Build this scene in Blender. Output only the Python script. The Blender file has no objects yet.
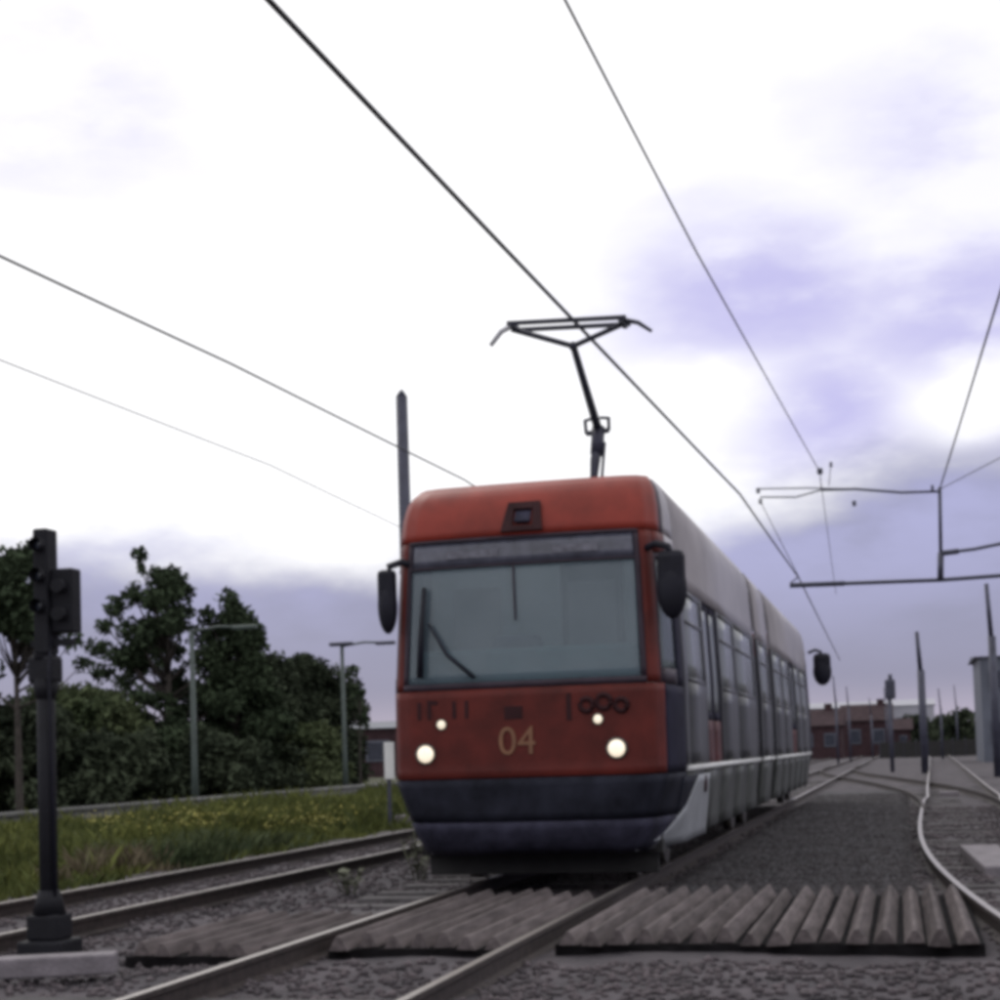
import bpy, bmesh, math, random
import numpy as np
from mathutils import Vector, Matrix
random.seed(7); rng = np.random.default_rng(7)
S = bpy.context.scene
COL = S.collection
R = math.radians

# ------------------------------------------------------------------ camera
cd = bpy.data.cameras.new('camera'); cam = bpy.data.objects.new('camera', cd); COL.objects.link(cam)
YAW, PIT, ROL = R(14.2), R(3.0), R(1.8)
fw = Vector((-math.sin(YAW) * math.cos(PIT), math.cos(YAW) * math.cos(PIT), math.sin(PIT)))
rt = Vector((math.cos(YAW), math.sin(YAW), 0)); up = rt.cross(fw)
r2 = rt * math.cos(ROL) - up * math.sin(ROL); u2 = up * math.cos(ROL) + rt * math.sin(ROL)
M = Matrix((r2, u2, -fw)).transposed().to_4x4(); M.translation = (0, 0, 1.2)
cam.matrix_world = M
cd.sensor_width = 36; cd.lens = 57.6
cd.shift_x, cd.shift_y = 0.00285, 0.1709          # a photograph cropped from the lower part of its frame
cd.clip_start, cd.clip_end = 0.1, 6000
cd.dof.use_dof = True; cd.dof.focus_distance = 15; cd.dof.aperture_fstop = 5.0
S.camera = cam

# ------------------------------------------------------------------ world: overcast sky over a Nishita sky
SUN_EL, SUN_AZ = R(42), R(-35)                     # high, ahead and to the left, behind cloud
W = bpy.data.worlds.new('World'); S.world = W; W.use_nodes = True
nt = W.node_tree; nt.nodes.clear(); N = nt.nodes; L = nt.links
def nd(t, **kw):
    n = N.new(t)
    for k, v in kw.items(): setattr(n, k, v)
    return n
def lk(a, b): L.new(a, b)
def val(sock, v):
    if hasattr(v, 'is_linked') or hasattr(v, 'links'): lk(v, sock)
    else: sock.default_value = v
def mth(op, a, b=0.0, clamp=False):
    n = nd('ShaderNodeMath', operation=op, use_clamp=clamp); val(n.inputs[0], a); val(n.inputs[1], b); return n.outputs[0]
def ramp(x, a, b, ta=0.0, tb=1.0):
    n = nd('ShaderNodeMapRange', interpolation_type='SMOOTHSTEP'); val(n.inputs[0], x)
    for i, v in enumerate((a, b, ta, tb)): n.inputs[1 + i].default_value = v
    return n.outputs[0]
def mixc(f, a, b):
    n = nd('ShaderNodeMix', data_type='RGBA'); val(n.inputs[0], f)
    for i, c in ((6, a), (7, b)):
        if isinstance(c, tuple): n.inputs[i].default_value = (*c, 1)
        else: lk(c, n.inputs[i])
    return n.outputs[2]
sky = nd('ShaderNodeTexSky', sky_type='NISHITA', sun_disc=False, sun_elevation=SUN_EL, sun_rotation=SUN_AZ)
tc = nd('ShaderNodeTexCoord'); DIR = tc.outputs['Generated']
mp = nd('ShaderNodeMapping'); mp.inputs['Scale'].default_value = (1, 1, 2.4); lk(DIR, mp.inputs[0])
def noise(scale, det, loc=(0, 0, 0)):
    m2 = nd('ShaderNodeMapping'); m2.inputs['Location'].default_value = loc; lk(mp.outputs[0], m2.inputs[0])
    n = nd('ShaderNodeTexNoise'); n.inputs['Scale'].default_value = scale; n.inputs['Detail'].default_value = det
    n.inputs['Roughness'].default_value = 0.55; lk(m2.outputs[0], n.inputs[0]); return n.outputs[0]
n1, n2, n3 = noise(3.2, 6), noise(8, 6, (3, 1, 7)), noise(2.0, 3, (5, 9, 2))
sep = nd('ShaderNodeSeparateXYZ'); lk(DIR, sep.inputs[0]); EL = sep.outputs[2]; DX = sep.outputs[0]
warp = mth('MULTIPLY', mth('SUBTRACT', n2, 0.5), 0.09)
ELW = mth('ADD', EL, warp)
# lavender patches of thinner cloud: centre direction, radius, weight
patch = None
for c, r, w in (((-.45, .81, .385), .14, .75), ((.06, .935, .345), .15, .75), ((-.07, .96, .272), .13, 1.0), ((.05, .965, .255), .15, .95),
                ((-.045, .98, .205), .10, 1.0), ((.10, .97, .20), .09, .8), ((.5, .8, .3), .3, .8), ((-.9, .3, .4), .3, .7), ((.3, -.8, .5), .4, .7), ((-.5, -.6, .6), .35, .6), ((.95, .1, .4), .35, .7)):
    v = nd('ShaderNodeVectorMath', operation='SUBTRACT'); lk(DIR, v.inputs[0]); v.inputs[1].default_value = c
    v2 = nd('ShaderNodeVectorMath', operation='MULTIPLY'); lk(v.outputs[0], v2.inputs[0]); v2.inputs[1].default_value = (1, 1, 1.7)
    ln = nd('ShaderNodeVectorMath', operation='LENGTH'); lk(v2.outputs[0], ln.inputs[0])
    d = mth('ADD', ln.outputs[1], mth('MULTIPLY', warp, 1.6))
    b = ramp(d, r * 1.15, r * 0.15, 0.0, w)
    patch = b if patch is None else mth('MAXIMUM', patch, b)
patch = mth('MULTIPLY', patch, ramp(mth('ADD', mth('MULTIPLY', n1, .6), mth('MULTIPLY', n2, .4)), 0.40, 0.56, 0.30, 1.0), clamp=True)
gap = None
for c, r in (((.05, .978, .203), .070), ((-.105, .972, .21), .085)):   # bright breaks between the clouds
    v = nd('ShaderNodeVectorMath', operation='SUBTRACT'); lk(DIR, v.inputs[0]); v.inputs[1].default_value = c
    v2 = nd('ShaderNodeVectorMath', operation='MULTIPLY'); lk(v.outputs[0], v2.inputs[0]); v2.inputs[1].default_value = (1, 1, 2.0)
    ln = nd('ShaderNodeVectorMath', operation='LENGTH'); lk(v2.outputs[0], ln.inputs[0])
    b = ramp(mth('ADD', ln.outputs[1], mth('MULTIPLY', warp, 1.9)), r, r * .1, 0.0, .92); gap = b if gap is None else mth('MAXIMUM', gap, b)
keep = mth('SUBTRACT', 1.0, gap)
patch = mth('MULTIPLY', patch, keep)
white, lav = (11.6, 11.5, 11.6), (5.9, 5.6, 8.9)
c0 = mixc(patch, white, lav)
# grey-lavender bank low over the horizon, higher on the right
edge = mth('ADD', mth('MULTIPLY', ramp(DX, -.16, .02), 0.045), 0.0)
bank = mth('MULTIPLY', ramp(mth('SUBTRACT', ELW, edge), 0.155, 0.10, 0.0, 1.0), keep)
bcol = mixc(ramp(ELW, 0.02, 0.135), (2.9, 2.85, 4.2), (4.4, 4.35, 6.9))
bcol = mixc(ramp(mth('ADD', mth('MULTIPLY', n1, .5), mth('MULTIPLY', n2, .5)), 0.42, 0.60, 0.0, 0.75), bcol, (2.8, 2.75, 4.0))
c1 = mixc(bank, c0, bcol)
strip = mth('MULTIPLY', ramp(EL, 0.045, 0.012), ramp(n3, 0.35, 0.6, .25, 1.0))
c1 = mixc(mth('MULTIPLY', strip, 0.55), c1, (6.4, 5.6, 6.8))
c1 = mixc(ramp(EL, -0.02, -0.12), c1, (0.5, 0.48, 0.5))
fin = mixc(0.93, sky.outputs[0], c1)               # a little of the clear sky shows through
bg = nd('ShaderNodeBackground'); bg.inputs[1].default_value = 0.1; lk(fin, bg.inputs[0])
out = nd('ShaderNodeOutputWorld'); lk(bg.outputs[0], out.inputs[0])

# ------------------------------------------------------------------ sun behind the cloud
sl = bpy.data.lights.new('sun', 'SUN'); sl.energy = 0.6; sl.angle = R(18); sl.color = (1.0, 0.96, 0.9)
so = bpy.data.objects.new('sun', sl); COL.objects.link(so)
sd = Vector((math.sin(SUN_AZ) * math.cos(SUN_EL), math.cos(SUN_AZ) * math.cos(SUN_EL), math.sin(SUN_EL)))
so.rotation_euler = sd.to_track_quat('Z', 'Y').to_euler()
vs = S.view_settings; vs.view_transform = 'Standard'; vs.look = 'None'; vs.exposure = 0; vs.gamma = 1; vs.use_curve_mapping = False
S.cycles.filter_width = 4.5                         # soft, low-resolution lens
S.cycles.max_bounces = 6; S.cycles.transparent_max_bounces = 12

# ------------------------------------------------------------------ materials
def mat(name, col, rough=0.6, metal=0.0, var=0.25, scale=4.0, bump=0.0, bscale=40.0, col2=None, emit=None, spec=0.5, obj=True, stretch=(1, 1, 1), coat=0.0, rnd=0.0):
    m = bpy.data.materials.new(name); m.use_nodes = True; t = m.node_tree; b = t.nodes['Principled BSDF']
    b.inputs['Roughness'].default_value = rough; b.inputs['Metallic'].default_value = metal
    b.inputs['Specular IOR Level'].default_value = spec; b.inputs['Coat Weight'].default_value = coat
    tcn = t.nodes.new('ShaderNodeTexCoord'); ma = t.nodes.new('ShaderNodeMapping'); ma.inputs['Scale'].default_value = stretch
    t.links.new(tcn.outputs['Object'], ma.inputs[0])
    n = t.nodes.new('ShaderNodeTexNoise'); n.inputs['Scale'].default_value = scale; n.inputs['Detail'].default_value = 5; n.inputs['Roughness'].default_value = .62
    t.links.new(ma.outputs[0], n.inputs[0])
    r = t.nodes.new('ShaderNodeValToRGB'); r.color_ramp.elements[0].position = .33; r.color_ramp.elements[1].position = .68
    lo = tuple(c * (1 - var) for c in col); hi = col2 or tuple(min(1, c * (1 + var)) for c in col)
    r.color_ramp.elements[0].color = (*lo, 1); r.color_ramp.elements[1].color = (*hi, 1)
    t.links.new(n.outputs[0], r.inputs[0]); t.links.new(r.outputs[0], b.inputs['Base Color'])
    if rnd:
        oi = t.nodes.new('ShaderNodeObjectInfo'); mr = t.nodes.new('ShaderNodeMapRange'); mr.inputs[3].default_value = 1 - rnd; mr.inputs[4].default_value = 1 + rnd
        hs = t.nodes.new('ShaderNodeHueSaturation'); t.links.new(oi.outputs['Random'], mr.inputs[0]); t.links.new(mr.outputs[0], hs.inputs['Value'])
        t.links.new(r.outputs[0], hs.inputs['Color']); t.links.new(hs.outputs[0], b.inputs['Base Color'])
        ad = t.nodes.new('ShaderNodeVectorMath'); cx_ = t.nodes.new('ShaderNodeCombineXYZ'); m9 = t.nodes.new('ShaderNodeMath'); m9.operation = 'MULTIPLY'; m9.inputs[1].default_value = 37
        t.links.new(oi.outputs['Random'], m9.inputs[0]); t.links.new(m9.outputs[0], cx_.inputs[0]); t.links.new(ma.outputs[0], ad.inputs[0]); t.links.new(cx_.outputs[0], ad.inputs[1]); t.links.new(ad.outputs[0], n.inputs[0])
    if bump:
        nb = t.nodes.new('ShaderNodeTexNoise'); nb.inputs['Scale'].default_value = bscale; nb.inputs['Detail'].default_value = 4
        t.links.new(tcn.outputs['Object'], nb.inputs[0])
        bp = t.nodes.new('ShaderNodeBump'); bp.inputs['Strength'].default_value = bump; bp.inputs['Distance'].default_value = .02
        t.links.new(nb.outputs[0], bp.inputs['Height']); t.links.new(bp.outputs[0], b.inputs['Normal'])
    if emit:
        b.inputs['Emission Color'].default_value = (*emit[0], 1); b.inputs['Emission Strength'].default_value = emit[1]
    return m
def glass_mat(name, tint, rough, mixf, base, ior):
    m = bpy.data.materials.new(name); m.use_nodes = True; t = m.node_tree; t.nodes.clear()
    o = t.nodes.new('ShaderNodeOutputMaterial'); mx = t.nodes.new('ShaderNodeMixShader'); tr = t.nodes.new('ShaderNodeBsdfTransparent')
    gl = t.nodes.new('ShaderNodeBsdfPrincipled'); gl.inputs['Base Color'].default_value = (*base, 1); gl.inputs['Roughness'].default_value = rough
    gl.inputs['IOR'].default_value = ior
    tr.inputs[0].default_value = (*tint, 1)
    tcn = t.nodes.new('ShaderNodeTexCoord'); n = t.nodes.new('ShaderNodeTexNoise'); n.inputs['Scale'].default_value = 2.2; n.inputs['Detail'].default_value = 4
    t.links.new(tcn.outputs['Object'], n.inputs[0])
    mr = t.nodes.new('ShaderNodeMapRange'); mr.inputs[3].default_value = mixf - .12; mr.inputs[4].default_value = mixf + .12
    t.links.new(n.outputs[0], mr.inputs[0]); t.links.new(mr.outputs[0], mx.inputs[0])
    t.links.new(tr.outputs[0], mx.inputs[1]); t.links.new(gl.outputs[0], mx.inputs[2]); t.links.new(mx.outputs[0], o.inputs[0])
    return m
MT = dict(
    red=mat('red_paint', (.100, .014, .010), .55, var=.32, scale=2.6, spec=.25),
    band=mat('red_paint_lit', (.225, .028, .017), .5, var=.2, scale=2.6, spec=.3),  # same red lightened, sky light on the tilted band put into the colour
    navy=mat('navy_paint', (.020, .019, .036), .7, var=.4, spec=.08, scale=2),
    bumper=mat('bumper_grey', (.018, .019, .028), .7, var=.5, scale=3, spec=.08),
    lip=mat('bumper_lip_grey', (.038, .037, .058), .7, var=.45, scale=4, spec=.1),
    frame=mat('dark_rubber', (.036, .024, .036), .6, spec=.3),
    grey=mat('pale_grey_paint', (.33, .305, .325), .45, var=.18, scale=1.2),
    side=mat('grey_side_paint', (.046, .047, .053), .42, var=.45, scale=1.3),
    skirt=mat('side_skirt_paint', (.058, .062, .058), .55, var=.5, scale=1.6),
    pale=mat('pale_skirt_paint', (.26, .27, .29), .5, var=.15, scale=2),
    white=mat('white_paint', (.75, .75, .74), .5, var=.08),
    door=mat('door_red_paint', (.085, .030, .032), .6, var=.3, scale=2, spec=.25),
    roof=mat('roof_grey', (.30, .30, .31), .6, var=.2),
    under=mat('underframe_black', (.016, .015, .015), .75, var=.4),
    wheel=mat('wheel_steel', (.12, .11, .10), .45, .7),
    black=mat('black_plastic', (.010, .010, .018), .55, var=.3, spec=.25),
    int_=mat('cab_interior', (.55, .60, .62), .7, var=.2, scale=1.5),
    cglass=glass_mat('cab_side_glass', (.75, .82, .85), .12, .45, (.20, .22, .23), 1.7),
    dash=mat('dash_teal', (.22, .34, .35), .6, var=.25, scale=2),
    seat=mat('seat_blue', (.10, .11, .17), .8),
    glass=glass_mat('windscreen_glass', (.80, .88, .90), .12, .44, (.175, .22, .26), 1.7),  # milky diffuse base paints reflected sky into the glass
    sglass=glass_mat('side_glass', (.32, .38, .42), .22, .90, (.21, .225, .235), 1.9),  # pale diffuse base paints a neutral sky reflection on the side windows
    dglass=mat('display_glass', (.085, .088, .118), .2, var=.3, scale=6),
    lamp=mat('headlamp_lit', (.8, .8, .75), .3, emit=((1.0, .84, .62), .85)),
    lamp2=mat('marker_lamp_lit', (.8, .8, .7), .3, emit=((1.0, .84, .62), .7)),
    gold=mat('gold_lettering', (.21, .095, .045), .5),
    maroon=mat('maroon_mark', (.034, .010, .012), .6, spec=.2),
    bellows=mat('bellows_rubber', (.03, .03, .038), .8),
    steel=mat('galvanised_dark', (.055, .057, .085), .55, .2, var=.25, scale=3),
    panto=mat('pantograph_grey', (.030, .030, .050), .5, .3),
    carbon=mat('pale_horn', (.55, .55, .58), .5),
    wire=mat('copper_wire_dark', (.030, .028, .030), .5, .5),
    post=mat('signal_post_black', (.012, .012, .016), .7, bump=.2, spec=.25),
    conc=mat('concrete', (.20, .18, .195), .85, var=.25, scale=6, bump=.5),
    concd=mat('old_concrete', (.17, .17, .165), .9, rnd=.2, var=.3, scale=3, bump=.5),
    rail=mat('rail_rust', (.036, .026, .024), .75, var=.4, scale=12, bump=.3),
    railtop=mat('rail_polished', (.32, .295, .28), .42, .8, var=.12, scale=8),
    sleeper=mat('sleeper_concrete', (.085, .078, .080), .95, rnd=.2, var=.3, scale=7, bump=.6),
    wood=mat('weathered_slat', (.118, .100, .100), .9, rnd=.18, spec=.2, var=.4, scale=3, bump=.5, stretch=(6, .7, 6)),
    gbase=mat('guard_shade_base', (.012, .011, .012), .95, var=.5, spec=.05),  # base blackened to paint shade between the slats and along the front
    ballast=mat('ballast', (.050, .043, .053), .95, var=.45, scale=1.4, col2=(.092, .078, .088), bump=1.0, bscale=22),
    stone=mat('ballast_stone', (.056, .049, .058), .9, var=.5, scale=3, col2=(.122, .100, .108), bump=.4),
    asph=mat('path_asphalt', (.036, .034, .038), .95, var=.45, scale=2.2, bump=.9, bscale=26),
    dstone=mat('dark_grit', (.036, .034, .038), .95, var=.5, scale=6, col2=(.075, .066, .070), spec=.2),
    dirt=mat('dirt', (.085, .078, .072), .95, var=.35, scale=.25, bump=.8, bscale=3),
    bank=mat('grass_soil', (.050, .052, .026), .95, var=.45, scale=.8, bump=1, bscale=12),
    road=mat('road_asphalt', (.06, .06, .062), .85, var=.2, scale=1.5),
    grass=mat('grass_blade', (.070, .098, .030), .8, var=.45, scale=.45, col2=(.168, .182, .052), spec=.2),
    dry=mat('dry_weed', (.13, .105, .062), .8, var=.35),
    weed=mat('pale_weed', (.15, .16, .105), .8, var=.3),
    flower=mat('ragwort_yellow', (.30, .27, .05), .8, var=.3),
    leafd=mat('leaf_dark', (.042, .061, .037), .85, spec=.06, var=.55, scale=.55, col2=(.080, .108, .062)),
    leafm=mat('leaf_mid', (.085, .118, .058), .85, spec=.06, var=.5, scale=.5, col2=(.140, .165, .085)),
    leafb=mat('leaf_bush', (.041, .056, .037), .85, spec=.06, var=.55, scale=.4, col2=(.082, .100, .063)),
    bark=mat('bark', (.05, .042, .036), .9, var=.4, scale=6, bump=.6),
    lpost=mat('lamp_post_grey', (.062, .082, .074), .6, var=.2),
    brick=mat('red_brick', (.055, .033, .037), .9, var=.25, scale=3, spec=.1),
    tile=mat('roof_tile', (.050, .034, .038), .9, var=.3, scale=2, spec=.1),
    shed=mat('shed_cladding', (.34, .34, .38), .7, var=.12, scale=.3),
    gbld=mat('grey_cladding', (.10, .11, .14), .6, var=.2, scale=.4),
    wglass=mat('window_dark', (.035, .04, .055), .15),
)

# ------------------------------------------------------------------ mesh helpers
ORG = {}
def org(o):
    v = Vector((0, 0, 0))
    while o is not None: v = v + o.location; o = o.parent
    return v
class MB:
    def __init__(s): s.b = bmesh.new()
    def face(s, pts, mi=0):
        f = s.b.faces.new([s.b.verts.new(p) for p in pts]); f.material_index = mi; return f
    def box(s, c, d, rot=None, bev=0.0, mi=0):
        r = bmesh.ops.create_cube(s.b, size=1); vs_ = r['verts']
        m = Matrix.Translation(c) @ (rot.to_4x4() if rot else Matrix.Identity(4)) @ Matrix.Diagonal((*d, 1))
        bmesh.ops.transform(s.b, matrix=m, verts=vs_)
        es = set(e for v in vs_ for e in v.link_edges); fs = set(f for v in vs_ for f in v.link_faces)
        for f in fs: f.material_index = mi
        if bev: bmesh.ops.bevel(s.b, geom=list(es), offset=bev, segments=2, affect='EDGES', profile=.5)
        return s
    def bar(s, p0, p1, w, h, bev=0.0, mi=0):
        p0, p1 = Vector(p0), Vector(p1); d = p1 - p0
        q = d.to_track_quat('Y', 'Z').to_matrix()
        return s.box((p0 + p1) / 2, (w, d.length, h), q, bev, mi)
    def tube(s, pts, r, n=8, mi=0, cap=True):
        pts = [Vector(p) for p in pts]; rs = r if isinstance(r, (list, tuple)) else [r] * len(pts); rings = []
        for i, p in enumerate(pts):
            t = (pts[min(i + 1, len(pts) - 1)] - pts[max(i - 1, 0)]).normalized()
            a = t.cross(Vector((0, 0, 1)) if abs(t.z) < .9 else Vector((1, 0, 0))).normalized(); c = t.cross(a)
            rings.append([s.b.verts.new(p + (a * math.cos(k * 2 * math.pi / n) + c * math.sin(k * 2 * math.pi / n)) * rs[i]) for k in range(n)])
        for A, B in zip(rings, rings[1:]):
            for k in range(n):
                f = s.b.faces.new((A[k], A[(k + 1) % n], B[(k + 1) % n], B[k])); f.smooth = True; f.material_index = mi
        if cap:
            for rg in (rings[0], rings[-1][::-1]): s.b.faces.new(rg[::-1]).material_index = mi
        return s
    def ball(s, c, d, seg=16, mi=0):
        r = bmesh.ops.create_uvsphere(s.b, u_segments=seg, v_segments=seg // 2 + 2, radius=.5)
        bmesh.ops.transform(s.b, matrix=Matrix.Translation(c) @ Matrix.Diagonal((*d, 1)), verts=r['verts'])
        for f in set(f for v in r['verts'] for f in v.link_faces): f.smooth = True; f.material_index = mi
        return s
    def grid(s, P, mi=0, smooth=True):
        V = [[s.b.verts.new(p) for p in row] for row in P]
        for i in range(len(V) - 1):
            for j in range(len(V[0]) - 1):
                f = s.b.faces.new((V[i][j], V[i][j + 1], V[i + 1][j + 1], V[i + 1][j])); f.smooth = smooth; f.material_index = mi
        return V
    def slabgrid(s, P, Q, mi=0):
        """outer grid P, inner grid Q, with a rim between them"""
        V = s.grid(P, mi); U = s.grid([r[::-1] for r in Q], mi); U = [r[::-1] for r in U]
        def rim(a, b):
            for k in range(len(a) - 1): s.b.faces.new((a[k], b[k], b[k + 1], a[k + 1])).material_index = mi
        rim(V[0], U[0]); rim(V[-1][::-1], U[-1][::-1])
        rim([r[0] for r in V][::-1], [r[0] for r in U][::-1]); rim([r[-1] for r in V], [r[-1] for r in U])
        return s
    def build(s, name, mats, parent=None, recalc=True, bevmod=0):
        if recalc: bmesh.ops.recalc_face_normals(s.b, faces=s.b.faces[:])
        o = Vector((0, 0, 0)) if parent is None else org(parent)
        bmesh.ops.translate(s.b, vec=-o, verts=s.b.verts[:])
        me = bpy.data.meshes.new(name); s.b.to_mesh(me); s.b.free()
        for m in (mats if isinstance(mats, list) else [mats]): me.materials.append(m)
        ob = bpy.data.objects.new(name, me); COL.objects.link(ob); ob.parent = parent
        return ob
def tag(o, label=None, cat=None, group=None, kind=None):
    if label: o['label'] = label
    if cat: o['category'] = cat
    if group: o['group'] = group
    if kind: o['kind'] = kind
    return o
def thing(name, label, cat, loc=(0, 0, 0), group=None):
    o = bpy.data.objects.new(name, None); o.location = loc; o.empty_display_size = .3; COL.objects.link(o)
    return tag(o, label, cat, group)
def copy_thing(o, loc, label):
    c = o.copy(); COL.objects.link(c); c.location = loc; c['label'] = label
    for ch in list(o.children):
        k = ch.copy(); COL.objects.link(k); k.parent = c
        for g in list(ch.children):
            q = g.copy(); COL.objects.link(q); q.parent = k
    return c
def raw_mesh(name, V, F, mats, parent=None, smooth=False, mi=None):
    """V (n,3), F (m,3 or 4) numpy"""
    me = bpy.data.meshes.new(name); k = F.shape[1]
    me.vertices.add(len(V)); me.vertices.foreach_set('co', V.astype(np.float32).ravel())
    me.loops.add(F.size); me.loops.foreach_set('vertex_index', F.astype(np.int32).ravel())
    me.polygons.add(len(F)); me.polygons.foreach_set('loop_start', np.arange(0, F.size, k, dtype=np.int32))
    me.update(calc_edges=True)
    if mi is not None: me.polygons.foreach_set('material_index', mi.astype(np.int32))
    for m in (mats if isinstance(mats, list) else [mats]): me.materials.append(m)
    ob = bpy.data.objects.new(name, me); COL.objects.link(ob); ob.parent = parent
    return ob
def disc_y(mb, c, r, d, n=20, mi=0):
    """short cylinder facing -Y"""
    x, y, z = c; mb.tube([(x, y, z), (x, y + d, z)], r, n, mi); return mb

# ================================================================== ground
def hnoise(x, y):
    return (np.sin(x * 1.7 + y * .9) * .5 + np.sin(x * .63 - y * 1.31 + 2) * .6 + np.sin(x * 3.9 + y * 2.7 + 1) * .25)
def sheet(name, x0, x1, y0, y1, nx, ny, zf, m):
    xs, ys = np.linspace(x0, x1, nx), np.linspace(y0, y1, ny); X, Y = np.meshgrid(xs, ys); Z = zf(X, Y)
    V = np.stack([X, Y, Z], -1).reshape(-1, 3); i = np.arange(nx * ny).reshape(ny, nx)
    F = np.stack([i[:-1, :-1], i[:-1, 1:], i[1:, 1:], i[1:, :-1]], -1).reshape(-1, 4)
    o = raw_mesh(name, V, F, m); o['kind'] = 'structure'
    for p in o.data.polygons: p.use_smooth = True
    return o
sheet('ground', -3000, 3000, -200, 5000, 40, 40, lambda X, Y: X * 0 - .6, MT['dirt'])
BZ = -.15
def ballast_z(X, Y):
    return BZ + .018 * hnoise(X * 2.1, Y * 2.1) - .03 * np.exp(-((X + 5.2) / .8) ** 2) + .03 * np.exp(-((X + 1) / .9) ** 2)
sheet('ballast_bed', -9.3, 5.2, -3, 60, 90, 300, ballast_z, MT['ballast'])
sheet('far_ballast_bed', -9.3, 9, 60, 420, 12, 60, lambda X, Y: X * 0 - .15, MT['ballast'])
def bank_z(X, Y):
    t = np.clip((-8.9 - X) / 6.5, 0, 1); t = t * t * (3 - 2 * t)
    return -.26 + .34 * t + .05 * hnoise(X * .9, Y * .6) * np.minimum(1, t * 4)
sheet('grass_bank', -16.0, -8.9, -3, 140, 40, 200, bank_z, MT['bank'])
sheet('road', -20.0, -16.2, -3, 260, 6, 40, lambda X, Y: X * 0 + .10, MT['road'])
sheet('verge', -80.0, -20.0, -3, 260, 30, 60, lambda X, Y: .10 + .05 * hnoise(X * .4, Y * .4), MT['bank'])
sheet('trackside_path', -2.3, .06, 13.85, 44, 16, 90, lambda X, Y: -.085 + .006 * hnoise(X * 3, Y * 3) - .05 * np.clip((np.abs(X + 1.12) - 1.05) * 8, 0, 1), MT['asph'])

# loose ballast stones near the camera (nobody could count them)
def stones(name, n, xr, yr, zoff, smin, smax, keep=None):
    base = np.array([[0, 0, 1], [.9, .1, .3], [.2, .95, .2], [-.85, .35, .25], [-.5, -.8, .3], [.55, -.75, .2], [0, 0, -.7]], float)
    tri = np.array([[0, 1, 2], [0, 2, 3], [0, 3, 4], [0, 4, 5], [0, 5, 1], [6, 2, 1], [6, 3, 2], [6, 4, 3], [6, 5, 4], [6, 1, 5]])
    P = np.stack([rng.uniform(*xr, n), yr[0] + (yr[1] - yr[0]) * rng.random(n) ** 1.5], -1)
    if keep is not None: P = P[keep(P[:, 0], P[:, 1])]
    n = len(P); z = ballast_z(P[:, 0], P[:, 1]) + zoff
    a = rng.uniform(0, 6.28, n); s_ = rng.uniform(smin, smax, n); ca, sa = np.cos(a) * s_, np.sin(a) * s_
    B = base[None] * (1 + rng.uniform(-.3, .3, (n, 7, 3)))
    X = B[..., 0] * ca[:, None] - B[..., 1] * sa[:, None] + P[:, :1]; Y = B[..., 0] * sa[:, None] + B[..., 1] * ca[:, None] + P[:, 1:]
    Z = B[..., 2] * (s_ * rng.uniform(.5, .9, n))[:, None] + z[:, None]
    V = np.stack([X, Y, Z], -1).reshape(-1, 3); F = (tri[None] + (np.arange(n) * 7)[:, None, None]).reshape(-1, 3)
    return tag(raw_mesh(name, V, F, MT['stone']), 'grey and reddish crushed stone ballast spread between the rails', 'ballast', kind='stuff')
def keep_st(x, y):
    g = (y > 10.1) & (y < 13.6) & (((x > -5.3) & (x < -4.05)) | ((x > -3.9) & (x < .5)))
    path = (x > -2.2) & (x < -.05) & (y > 13.6)
    return ~(g | path)
stones('ballast_stones', 36000, (-9.0, 4.5), (6.5, 34), .004, .018, .042, keep_st)

def grit():
    n = 26000; P = np.stack([rng.uniform(-2.25, .05, n), 13.7 + 28 * rng.random(n) ** 1.5], -1); s_ = rng.uniform(.008, .024, n); a = rng.uniform(0, 6.28, n)
    b = np.array([[1, 0, 0], [-.4, .8, 0], [-.5, -.75, 0], [.05, .05, .8]]); B = b[None] * (1 + rng.uniform(-.3, .3, (n, 4, 3)))
    X = (B[..., 0] * np.cos(a)[:, None] - B[..., 1] * np.sin(a)[:, None]) * s_[:, None] + P[:, :1]; Y = (B[..., 0] * np.sin(a)[:, None] + B[..., 1] * np.cos(a)[:, None]) * s_[:, None] + P[:, 1:]
    z0 = -.085 + .006 * hnoise(P[:, 0] * 3, P[:, 1] * 3) - .05 * np.clip((np.abs(P[:, 0] + 1.12) - 1.05) * 8, 0, 1)
    V = np.stack([X, Y, B[..., 2] * s_[:, None] + z0[:, None] - .002], -1).reshape(-1, 3); F = (np.array([[0, 1, 3], [1, 2, 3], [2, 0, 3]])[None] + (np.arange(n) * 4)[:, None, None]).reshape(-1, 3)
    tag(raw_mesh('path_grit', V, F, MT['dstone']), 'dark grit scattered over the path beside the tram', 'gravel', kind='stuff')
grit()

# ================================================================== railway tracks
RAILP = [(-.026, 0), (.026, 0), (.026, -.035), (.010, -.05), (.010, -.125), (.065, -.145), (.065, -.155), (-.065, -.155), (-.065, -.145), (-.010, -.125), (-.010, -.05), (-.026, -.035)]
def rail(path, off, parent, zt=0.0, top='railtop'):
    mb = MB(); rings = []
    for i, p in enumerate(path):
        p = Vector(p); t = (Vector(path[min(i + 1, len(path) - 1)]) - Vector(path[max(i - 1, 0)])).normalized(); r = Vector((t.y, -t.x, 0))
        rings.append([mb.b.verts.new(p + r * (off + a) + Vector((0, 0, zt + h))) for a, h in RAILP])
    n = len(RAILP)
    for A, B in zip(rings, rings[1:]):
        for k in range(n): mb.b.faces.new((A[k], A[(k + 1) % n], B[(k + 1) % n], B[k])).material_index = 1 if k == 0 else 0
    mb.b.faces.new(rings[0]); mb.b.faces.new(rings[-1][::-1])
    return mb.build('rail', [MT['rail'], MT[top]], parent)
sl_me = None
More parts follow.
